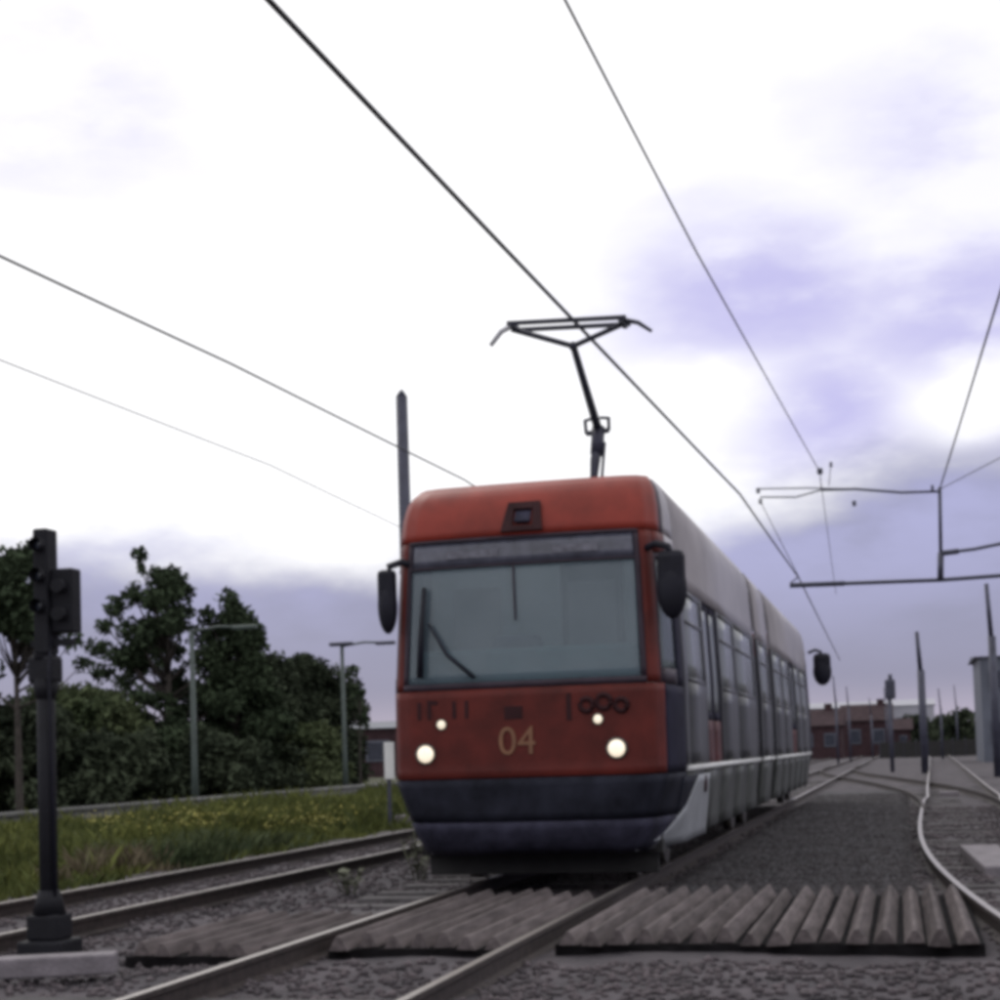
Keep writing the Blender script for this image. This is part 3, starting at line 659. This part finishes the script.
b = MB(); b.tube([(-1.62, 44, 8.8), (-1.7, 44, 8.2)], .012, 6); b.tube([(-1.92, 44, 8.6), (-1.9, 44, 8.1)], .014, 6); b.tube([(-3.55, 44, 7.9), (-2.6, 44, 5.76)], .012, 6); b.build('hanger', MT['wire'], g)
b = MB(); b.tube([(-2.85, 44, 5.6), (-2.6, 44, 5.78)], .02, 6); b.build('registration_arm', MT['steel'], g)
# dark mast behind the tram
g = thing('line_mast', 'dark mast standing behind the left edge of the tram roof', 'mast', (-9.68, 31, 0))
b = MB(); b.tube([(-9.68, 31, -.2), (-9.68, 31, 8.58)], [.145, .12], 12); b.build('pole', MT['steel'], g)
b = MB(); b.tube([(-9.68, 31, 8.58), (-9.68, 31, 8.72)], [.12, .03], 12); b.build('pole_cap', MT['steel'], g)
b = MB(); b.box((-9.68, 31, -.08), (.6, .6, .25), None, .02); b.build('pole_base', MT['conc'], g)
b = MB(); b.bar((-9.68, 31, 5.85), (-7.15, 31, 5.95), .05, .05); b.build('bracket', MT['steel'], g)
# far poles on the right
def far_pole(label, x, y, h, r, upper=None):
    g = thing('line_mast', label, 'mast', (x, y, 0), 'far masts on the right')
    b = MB(); b.tube([(x, y, -.2), (x, y, h * .72)], [r, r * .95], 10); b.build('pole', MT['steel'], g)
    b = MB(); b.tube([(x - .02, y, h * .72), (x - .10, y, h)], [r * .62, r * .5], 10); b.build('pole_tip', MT['steel'], g)
far_pole('bent tipped mast rising from the tracks right of the far signal', .78, 70, 5.85, .17)
far_pole('dark mast at the right edge in front of the grey building', 3.18, 60, 6.8, .15)

for x, y, h, lab in ((-4.2, 105, 5.6, 'nearest thin far mast right of the tram mirror'), (-1.6, 155, 6.4, 'thin far mast behind the smallest brick house'), (1.9, 160, 6.0, 'thin far mast close behind the bent tipped mast'), (-3.9, 120, 5.4, 'thin far mast just right of the end of the tram'), (-2.6, 135, 4.9, 'thin far mast between the tram and the far signal'), (2.6, 120, 5.0, 'thin far mast right of the bent tipped mast'), (4.6, 150, 6.2, 'thin far mast over the dark trees at the right')):
    far_pole(lab, x, y, h, .085)
fn = thing('boundary_fence', 'low dark fence across the end of the yard behind the far signal', 'fence', (-2, 140, -.2))
for i in range(9):
    MB().box((-1.6 + i * 1.0, 140, .55 + .02 * (i % 2)), (.96, .06, 1.35), None, .01).build('fence_panel', MT['under'], fn)
    MB().box((-2.1 + i * 1.0, 140.06, .6), (.10, .10, 1.6)).build('fence_post', MT['steel'], fn)

# ================================================================== signals
def box_signal():
    g = thing('tram_signal', 'tall black signal with two dark heads standing beside the left track', 'signal', (-5.95, 10.31, -.15))
    b = MB(); b.tube([(-5.95, 10.31, -.1), (-5.95, 10.31, 2.2)], .066, 14); b.build('post', MT['post'], g)
    b = MB(); b.box((-5.95, 10.31, .08), (.24, .24, .18), None, .02); b.box((-5.95, 10.31, -.08), (.34, .34, .14), None, .02); b.tube([(-5.95, 10.31, .17), (-5.95, 10.31, .34)], [.12, .075], 14); b.build('post_base', MT['post'], g)
    b = MB(); b.box((-5.93, 10.30, 2.47), (.115, .16, .90), None, .015); h = b.build('signal_head', MT['post'], g)
    for z in (2.8, 2.58, 2.36): b = MB(); b.tube([(-5.93, 10.23, z), (-5.93, 10.15, z)], .05, 12, cap=False); k = b.build('hood', MT['post'], h)
    for z in (2.8, 2.58, 2.36): b = MB(); b.ball((-5.93, 10.22, z), (.085, .03, .085), 12); b.build('lens', MT['wglass'], h)
    b = MB(); b.box((-5.79, 10.34, 2.40), (.17, .14, .46), None, .015); h = b.build('signal_head', MT['post'], g)
    for z in (2.5, 2.3): b = MB(); b.tube([(-5.79, 10.28, z), (-5.79, 10.20, z)], .05, 12); b.build('hood', MT['post'], h)
    b = MB(); b.tube([(-5.88, 10.27, 2.15), (-5.87, 10.22, 1.9), (-5.885, 10.26, 1.3), (-5.88, 10.27, .3)], .012, 6); b.build('cable', MT['black'], g)
    b = MB(); b.box((-5.95, 10.31, 1.91), (.20, .18, .20), None, .03); b.tube([(-5.95, 10.31, 1.70), (-5.95, 10.31, 1.84)], [.07, .10], 12); b.tube([(-5.95, 10.31, 1.98), (-5.95, 10.31, 2.10)], [.10, .05], 12); b.build('junction_box', MT['post'], g)
    b = MB(); b.bar((-6.05, 10.31, 2.1), (-5.72, 10.31, 2.1), .05, .05); b.build('bracket', MT['post'], g)
box_signal()
g = thing('tram_signal', 'small far signal on a dark post right of the brick houses', 'signal', (-.6, 75, 0))
b = MB(); b.tube([(-.6, 75, -.2), (-.6, 75, 3.4)], .10, 10); b.build('post', MT['steel'], g)
b = MB(); b.box((-.55, 75, 3.62), (.46, .3, .9), None, .08); b.tube([(-.53, 75, 4.05), (-.53, 75, 4.3)], .09, 8); b.build('signal_head', MT['steel'], g)

# street lamps on the road behind the bank
def street_lamp(label, x, y, h, arm, dark):
    g = thing('street_lamp', label, 'street lamp', (x, y, .1), 'street lamps beyond the wall')
    b = MB(); b.tube([(x, y, .1), (x, y, 1.2), (x, y, h)], [.10, .075, .055], 10); b.build('lamp_post', MT['lpost'], g)
    b = MB(); b.tube([(x, y, h - .05), (x + arm * .5, y, h + .04), (x + arm, y, h)], .035, 8); b.build('lamp_arm', MT['lpost'], g)
    b = MB(); b.box((x + arm, y, h - .01), (.62, .2, .11), None, .04)
    if dark: b.box((x - .02, y, h + .02), (.75, .22, .12), None, .04)
    b.build('lamp_head', MT['steel'] if dark else MT['lpost'], g)
street_lamp('pale grey street lamp in front of the tall tree', -16.55, 35.5, 4.44, 1.38, False)
street_lamp('double armed street lamp with dark heads at the end of the bushes', -16.6, 46.3, 4.72, 1.40, True)
g = thing('marker_post', 'white marker plate on a thin dark post by the left side of the tram', 'post', (-9.85, 30, -.2))
b = MB(); b.box((-9.85, 30, .30), (.06, .06, 1.0)); b.build('post', MT['steel'], g)
b = MB(); b.box((-9.82, 29.96, 1.15), (.20, .05, .72), None, .01); b.build('plate', MT['white'], g)

# ================================================================== trees and plants
def leaves(C, n_per, smin, smax):
    """C: list of (x,y,z,rx,rz). returns V,F of bent leaf sprays (2 triangles each)"""
    Vs = []
    for x, y, z, rx, rz in C:
        n = max(8, int(n_per * rx * rz))
        d = rng.normal(size=(n, 3)); d /= np.linalg.norm(d, axis=1)[:, None]; rad = rng.random(n) ** .45
        lump = 1 + .28 * np.sin(d[:, 0] * 5 + x * 3) * np.cos(d[:, 2] * 6 + y)
        p = np.array([x, y, z]) + d * (rad * lump)[:, None] * np.array([rx, rx, rz])
        s_ = rng.uniform(smin, smax, n)[:, None]; u = rng.normal(size=(n, 3)); u /= np.linalg.norm(u, axis=1)[:, None]
        w = np.cross(u, rng.normal(size=(n, 3))); w /= np.linalg.norm(w, axis=1)[:, None]
        q = np.stack([p - u * s_, p + w * s_ * .45 + np.array([0, 0, .03]), p + u * s_, p - w * s_ * .45 + np.array([0, 0, .03])], 1); Vs.append(q.reshape(-1, 3))
    V = np.concatenate(Vs); F = np.arange(len(V)).reshape(-1, 4); return V, F
def tree(name, label, cat, base, trunk_h, clumps, m, n_per=520, ls=(.10, .24), tr=.16, group=None, stem_name='trunk'):
    g = thing(name, label, cat, base, group); B = Vector(base)
    b = MB(); top = B + Vector((random.uniform(-.15, .15), 0, trunk_h))
    b.tube([B - Vector((0, 0, .15)), B + Vector((0, 0, .1)), B.lerp(top, .5) + Vector((random.uniform(-.1, .1), 0, 0)), top], [tr * 1.35, tr, tr * .7, tr * .35], 9)
    for c in clumps:
        e_ = Vector(c[:3]); t0 = B.lerp(top, min(.95, max(.25, (e_.z - B.z) / max(.5, trunk_h) * .72))); mid = t0.lerp(e_, .55) + Vector((0, 0, -.12 * (e_ - t0).length))
        b.tube([t0, mid, e_], [tr * .36, tr * .22, tr * .08], 5)
    b.build(stem_name, MT['bark'], g)
    V, F = leaves(clumps, n_per, *ls); o = raw_mesh('crown', V - np.array(base), F, MT[m], g)
    return g
def cl(*a): return [(x, y, z, r, r * q) for x, y, z, r, q in a]
# far left tree: airy crown over a thin trunk
T1 = []
for i in range(26):
    a = random.uniform(0, 6.28); h = random.uniform(0, 1); rr = 1.25 * math.sin(.5 + h * 2.2) * random.uniform(.3, 1)
    T1.append((-20.35 + rr * math.cos(a), 34 + rr * math.sin(a), 4.55 + h * 1.75, random.uniform(.32, .55), random.uniform(.28, .42)))
T1 += [(random.uniform(-20.9, -18.95), 34 + random.uniform(-.4, .4), random.uniform(4.25, 5.8), .40, .34) for _ in range(14)] + [(-19.3 + random.uniform(-.5, .35), 33.6 + random.uniform(-.4, .4), 4.35 + random.random() * 1.3, .42, .36) for _ in range(9)] + [(-18.95, 34, 4.15, .3, .25), (-18.75, 34.2, 3.65, .28, .2), (-21.3, 34, 3.6, .5, .3), (-19.9, 33.8, 6.35, .35, .25)]
tree('broadleaf_tree', 'small dark tree with thin trunk at the left edge behind the black signal', 'tree', (-20.35, 34, .1), 4.9, T1, 'leafd', 1100, (.06, .15), .10, 'trees beyond the road')
# tall spiky tree
T2 = []
for i in range(64):
    h = random.random(); z = 1.6 + h * 5.6; wdt = 2.35 * (1 - h) ** .75 + .28; a = random.uniform(0, 6.28); rr = wdt * random.uniform(.25, 1)
    T2.append((-22.0 + rr * math.cos(a) - .12 * (1 - h), 45.5 + rr * math.sin(a), z, random.uniform(.36, .75) * (1.12 - .5 * h), random.uniform(.30, .52) * (1.1 - .4 * h)))
T2 += [(-22.65, 45, 7.72, .26, .24), (-22.62, 45, 7.3, .12, .25), (-21.82, 45, 6.85, .34, .42), (-21.75, 45, 6.3, .5, .4), (-23.5, 45, 6.1, .38, .4), (-23.9, 45, 5.55, .34, .3), (-24.1, 45, 4.9, .45, .3), (-22.9, 45, 6.5, .4, .35), (-24.0, 45, 4.1, .4, .3)]
tree('broadleaf_tree', 'tallest dark tree with an uneven pointed crown and a round tuft on top', 'tree', (-22.1, 45.5, .1), 6.2, T2, 'leafd', 1050, (.07, .17), .18, 'trees beyond the road')
T2 += [(random.uniform(-22.3, -20.6), 45.0, random.uniform(2.6, 4.9), .55, .48) for _ in range(18)] + [(-22.0 + random.uniform(-1.6, 2.0), 45.2 + random.uniform(-.8, .8), random.uniform(1.5, 4.6), .62, .5) for _ in range(22)]
T2 += [(random.uniform(-23.2, -20.6), 44.4 + random.uniform(-.4, .4), random.uniform(1.2, 4.0), .55, .5) for _ in range(30)]
T2 += [(random.uniform(-23.9, -21.2), 44.6 + random.uniform(-.4, .4), random.uniform(3.0, 5.6), .46, .42) for _ in range(20)] + [(random.uniform(-23.4, -21.6), 44.2, random.uniform(2.4, 3.6), .5, .45) for _ in range(14)]
T3 = []
for i in range(44):
    h = random.random(); z = 1.3 + h * 4.6; wdt = 1.35 * (1 - h) ** .6 + .22; a = random.uniform(0, 6.28); rr = wdt * random.uniform(.2, 1)
    T3.append((-20.1 + rr * math.cos(a), 46.5 + rr * math.sin(a), z, random.uniform(.35, .62), random.uniform(.32, .5)))
T3 += [(-20.1 + random.uniform(-1.0, .9), 46.2 + random.uniform(-.6, .6), random.uniform(1.4, 4.0), .58, .48) for _ in range(14)] + [(-20.2, 46, 6.25, .35, .35), (-19.3, 46, 5.15, .28, .28), (-20.9, 46, 5.8, .3, .3)]
tree('broadleaf_tree', 'second dark tree right of the tallest one behind the pale street lamp', 'tree', (-20.1, 46.5, .1), 5.2, T3, 'leafd', 1050, (.07, .17), .15, 'trees beyond the road')
def bush(label, x, y, w, h, m, seed, n=950, ls=(.07, .17)):
    random.seed(seed); C_ = []
    for i in range(int(16 + w * h * 3)):
        a = random.uniform(0, 6.28); t = random.random(); z = .35 + (h - .7) * t; rr = w * .5 * math.sqrt(max(.05, 1 - (t * .92) ** 2.2)) * random.uniform(.2, 1)
        C_.append((x + rr * math.cos(a), y + rr * math.sin(a), z + .1, random.uniform(.4, .72), random.uniform(.36, .6)))
    return tree('bush', label, 'bush', (x, y, .1), h * .6, C_, m, n, ls, .09, 'bushes beyond the road', 'stem')
bush('low dark bush at the left edge below the small tree', -21.6, 36, 3.4, 2.9, 'leafb', 1)
bush('paler green bush in front of the foot of the tallest tree', -21.2, 39.5, 3.2, 3.1, 'leafm', 2)
bush('dark bush between the signal post and the tallest tree', -22.9, 41, 3.4, 3.5, 'leafm', 3)
bush('wide dark bush right of the pale street lamp', -20.9, 48.5, 3.6, 3.9, 'leafb', 4)
bush('rounded dark bush in the middle of the row of bushes', -21.6, 52, 3.2, 4.8, 'leafb', 5)
bush('tall dark bush near the right end of the row', -21.6, 55.5, 2.8, 4.9, 'leafb', 6)
bush('last bush of the row beside the double armed street lamp', -20.9, 57, 2.4, 4.5, 'leafb', 7)
bush('low bush in front of the middle of the row', -19.2, 50, 3.0, 2.3, 'leafm', 8)
bush('low dark bush under the tallest tree behind the wall', -22.4, 43.5, 3.6, 2.2, 'leafb', 11)
bush('low dark bush beside the foot of the pale street lamp', -19.7, 43.6, 3.0, 2.0, 'leafb', 12)
bush('low ragged bush at the left end of the row by the small tree', -19.6, 37, 3.0, 2.1, 'leafb', 13)
bush('low dark bush between the two street lamps', -21.2, 46.5, 3.0, 2.4, 'leafb', 14)
bush('low bush at the far end against the brick building', -24.6, 66, 3.0, 2.8, 'leafb', 9)
tree('sapling', 'thin sapling with a small leafy tuft at the end of the bushes', 'tree', (-18.1, 52, .1), 3.2, [(-18.15, 52, 3.5, .30, .28), (-18.35, 52, 3.0, .25, .2), (-17.95, 52, 2.55, .25, .3), (-18.3, 52, 4.25, .3, .22)], 'leafd', 620, (.08, .18), .05, 'trees beyond the road')
random.seed(21)
# grass on the bank
def blades(name, n, xr, yr, hmin, hmax, m, w=.016, mask=None, zf=bank_z, label=None, clump=None):
    if clump is None: P = np.stack([rng.uniform(*xr, n), yr[0] + (yr[1] - yr[0]) * rng.random(n) ** 1.4], -1)
    else:
        i = rng.integers(0, len(clump), n); cc = np.array(clump); P = cc[i, :2] + rng.normal(size=(n, 2)) * cc[i, 2:3]
    if mask is not None: P = P[mask(P[:, 0], P[:, 1])]
    n = len(P); z = zf(P[:, 0], P[:, 1]); hv = rng.uniform(hmin, hmax, n) * (.75 + .5 * (hnoise(P[:, 0] * .8, P[:, 1] * .5) > 0))
    a = rng.uniform(0, 6.28, n); wd = w * rng.uniform(.7, 1.5, n); ln = rng.normal(size=(n, 2)) * .35 * hv[:, None]
    ax, ay = np.cos(a) * wd, np.sin(a) * wd
    p0 = np.stack([P[:, 0] - ax, P[:, 1] - ay, z - .02], -1); p1 = np.stack([P[:, 0] + ax, P[:, 1] + ay, z - .02], -1)
    m1 = np.stack([P[:, 0] + ln[:, 0] * .4 + ax * .7, P[:, 1] + ln[:, 1] * .4 + ay * .7, z + hv * .6], -1); p2 = np.stack([P[:, 0] + ln[:, 0], P[:, 1] + ln[:, 1], z + hv], -1)
    V = np.stack([p0, p1, m1, p2], 1).reshape(-1, 3); F = np.arange(len(V)).reshape(-1, 4)
    return tag(raw_mesh(name, V, F, MT[m]), label, 'grass', kind='stuff')
blades('grass', 90000, (-15.9, -8.95), (12, 62), .07, .22, 'grass', .02, label='rough green grass growing over the bank')
blades('tall_grass', 6000, (-15.5, -9.6), (16, 50), .2, .42, 'grass', .016, label='taller grass stems standing out of the bank')
fl = [(-12.4 + random.gauss(0, .9), 27.5 + random.gauss(0, 2.4), .25) for _ in range(26)] + [(-11.2 + random.gauss(0, .6), 29 + random.gauss(0, 2), .2) for _ in range(8)]
blades('ragwort_stems', 4200, None, None, .2, .42, 'grass', .014, clump=fl, label='clump of tall green stems under yellow flowers')
def flowers():
    n = 1700; i = rng.integers(0, len(fl), n); cc = np.array(fl); P = cc[i, :2] + rng.normal(size=(n, 2)) * cc[i, 2:3] * 1.0
    z = bank_z(P[:, 0], P[:, 1]) + rng.uniform(.22, .45, n); s_ = rng.uniform(.012, .03, n)[:, None]
    p = np.stack([P[:, 0], P[:, 1], z], -1); u = rng.normal(size=(n, 3)); u[:, 2] *= .4; u /= np.linalg.norm(u, axis=1)[:, None]; w_ = np.cross(u, [0, 0, 1.0]) + np.array([0, 0, .3])
    V = np.stack([p - u * s_, p - w_ * s_, p + u * s_, p + w_ * s_], 1).reshape(-1, 3)
    tag(raw_mesh('yellow_flowers', V, np.arange(len(V)).reshape(-1, 4), MT['flower']), 'yellow flower heads in the middle of the bank', 'flowers', kind='stuff')
flowers()
blades('dry_weeds', 700, None, None, .12, .38, 'dry', .016, clump=[(-9.75 + random.gauss(0, .35), 18.2 + random.gauss(0, .7), .15) for _ in range(8)], label='brown dry weeds at the edge of the left track')
blades('dark_weeds', 3000, None, None, .15, .35, 'leafm', .03, clump=[(-10.2 + random.gauss(0, .4), 22 + random.gauss(0, 1.4), .25) for _ in range(16)], label='dark leafy weeds at the foot of the bank')
def weed_plant(label, x, y, h, n, spread):
    g = thing('weed_plant', label, 'weed', (x, y, -.15), 'weeds by the tram')
    b = MB(); V = []
    for k in range(n):
        dx, dy = random.gauss(0, spread), random.gauss(0, spread); hh = h * random.uniform(.6, 1)
        b.tube([(x + dx * .3, y + dy * .3, -.16), (x + dx * .7, y + dy * .7, -.16 + hh * .6), (x + dx, y + dy, -.16 + hh)], [.008, .006, .003], 5)
        for j in range(9):
            t = random.uniform(.2, 1); c = Vector((x + dx * t, y + dy * t, -.16 + hh * t)); a = random.uniform(0, 6.28); ll = random.uniform(.05, .11); d = Vector((math.cos(a), math.sin(a), .5)) * ll; w_ = Vector((-math.sin(a), math.cos(a), 0)) * ll * .3
            V += [c, c + d * .5 + w_, c + d, c + d * .5 - w_]
    b.build('stem', MT['weed'], g); V = np.array([tuple(v - g.location) for v in V]); raw_mesh('foliage', V, np.arange(len(V)).reshape(-1, 4), MT['weed'], g)
weed_plant('pale weed growing by the left corner of the tram bumper', -5.25, 17.0, .62, 9, .12)
weed_plant('low weed clump in the ballast left of the tram track', -5.5, 15.4, .3, 7, .12)

# ================================================================== buildings in the distance
def house(name, label, cat, x, y, w, d, h, wallm, roofm, rh, win, floors=2, group=None, chimney=False):
    g = thing(name, label, cat, (x, y, -.6), group)
    b = MB(); b.box((x, y, h / 2 - .3), (w, d, h + .6)); wa = b.build('wall', MT[wallm], g)
    b = MB(); o = .3
    pts = [(-w / 2 - o, -d / 2 - o, h + .01), (w / 2 + o, -d / 2 - o, h + .01), (w / 2 + o, d / 2 + o, h + .01), (-w / 2 - o, d / 2 + o, h + .01), (-w / 2 - o, 0, h + rh), (w / 2 + o, 0, h + rh)]
    pts = [Vector((x + a, y + c, z)) for a, c, z in pts]
    for f in ((0, 1, 5, 4), (2, 3, 4, 5), (0, 4, 3), (1, 2, 5), (0, 3, 2, 1)): b.face([pts[i] for i in f])
    bmesh.ops.remove_doubles(b.b, verts=b.b.verts[:], dist=.001); rf = b.build('roof', MT[roofm], g)
    if chimney: b = MB(); b.box((x + w * .3, y, h + rh * .9), (.7, .7, 1.3)); b.build('chimney', MT['brick'], rf)
    for fl_ in range(floors):
        for k in range(win):
            wx = x - w / 2 + (k + .5) * w / win; wz_ = (fl_ + .55) * h / floors
            f = MB(); f.box((wx, y - d / 2 - .03, wz_), (w / win * .5, .10, h / floors * .42)); fr = f.build('window', MT['gbld' if wallm != 'shed' else 'shed'], g)
            f = MB(); f.box((wx, y - d / 2 - .09, wz_), (w / win * .42, .03, h / floors * .34)); f.build('pane', MT['wglass'], fr)
house('brick_house', 'low red brick house right behind the end of the tram', 'house', -8.6, 152, 6.0, 7, 2.9, 'brick', 'tile', 1.6, 3, 1, 'brick houses far down the line', True)
house('brick_house', 'red brick house with pale gable left of the far signal', 'house', -3.6, 165, 4.6, 7, 3.4, 'brick', 'tile', 1.7, 2, 1, 'brick houses far down the line', True)
house('brick_house', 'smallest brick house just left of the far signal post', 'house', -.9, 175, 3.0, 6, 2.5, 'brick', 'tile', 1.2, 2, 1, 'brick houses far down the line')
house('warehouse', 'long pale warehouse roof on the horizon behind the brick houses', 'warehouse', -6, 290, 22, 20, 7.4, 'shed', 'shed', 1.2, 6, 1)
house('office_block', 'grey office block at the right edge behind the tracks', 'building', 8.6, 104, 8.2, 10, 6.1, 'gbld', 'gbld', .25, 5, 2)
house('brick_building', 'low dark brick building between the bushes and the tram', 'building', -30.5, 95, 9, 8, 3.0, 'brick', 'gbld', .5, 3, 1)
for i, (x, y, w, h, lab) in enumerate(((1.2, 190, 5, 4.3, 'dark tree left of the bent tipped mast on the horizon'), (5.4, 185, 5.2, 5.2, 'tallest dark tree between the far masts on the horizon'), (8.8, 180, 4.6, 4.6, 'dark tree beside the grey office block'), (3.4, 200, 4.5, 3.6, 'low dark tree just right of the bent tipped mast'), (-14.5, 200, 6, 5.0, 'dark tree hidden partly by the end of the tram'))):
    random.seed(40 + i); C_ = []
    for k in range(26):
        a = random.uniform(0, 6.28); t = random.random(); rr = w * .5 * math.sqrt(1 - (t * .9) ** 2) * random.uniform(.2, 1); C_.append((x + rr * math.cos(a), y + rr * math.sin(a), .4 + (h - 1) * t, random.uniform(.5, 1.0), random.uniform(.5, .9)))
    tree('broadleaf_tree', lab, 'tree', (x, y, -.6), h * .6, C_, 'leafb', 120, (.2, .45), .2, 'trees on the horizon')
# distant wooded horizon
V, F = leaves([(x, 520 + random.uniform(-25, 25), 1.5 + random.uniform(0, 3.5), random.uniform(4, 8), random.uniform(2.5, 4.5)) for x in np.arange(-320, 220, 7)], 14, .8, 1.8)
tag(raw_mesh('far_woods', V, F, MT['leafb']), 'dark band of distant woods along the horizon', 'woods', kind='stuff')
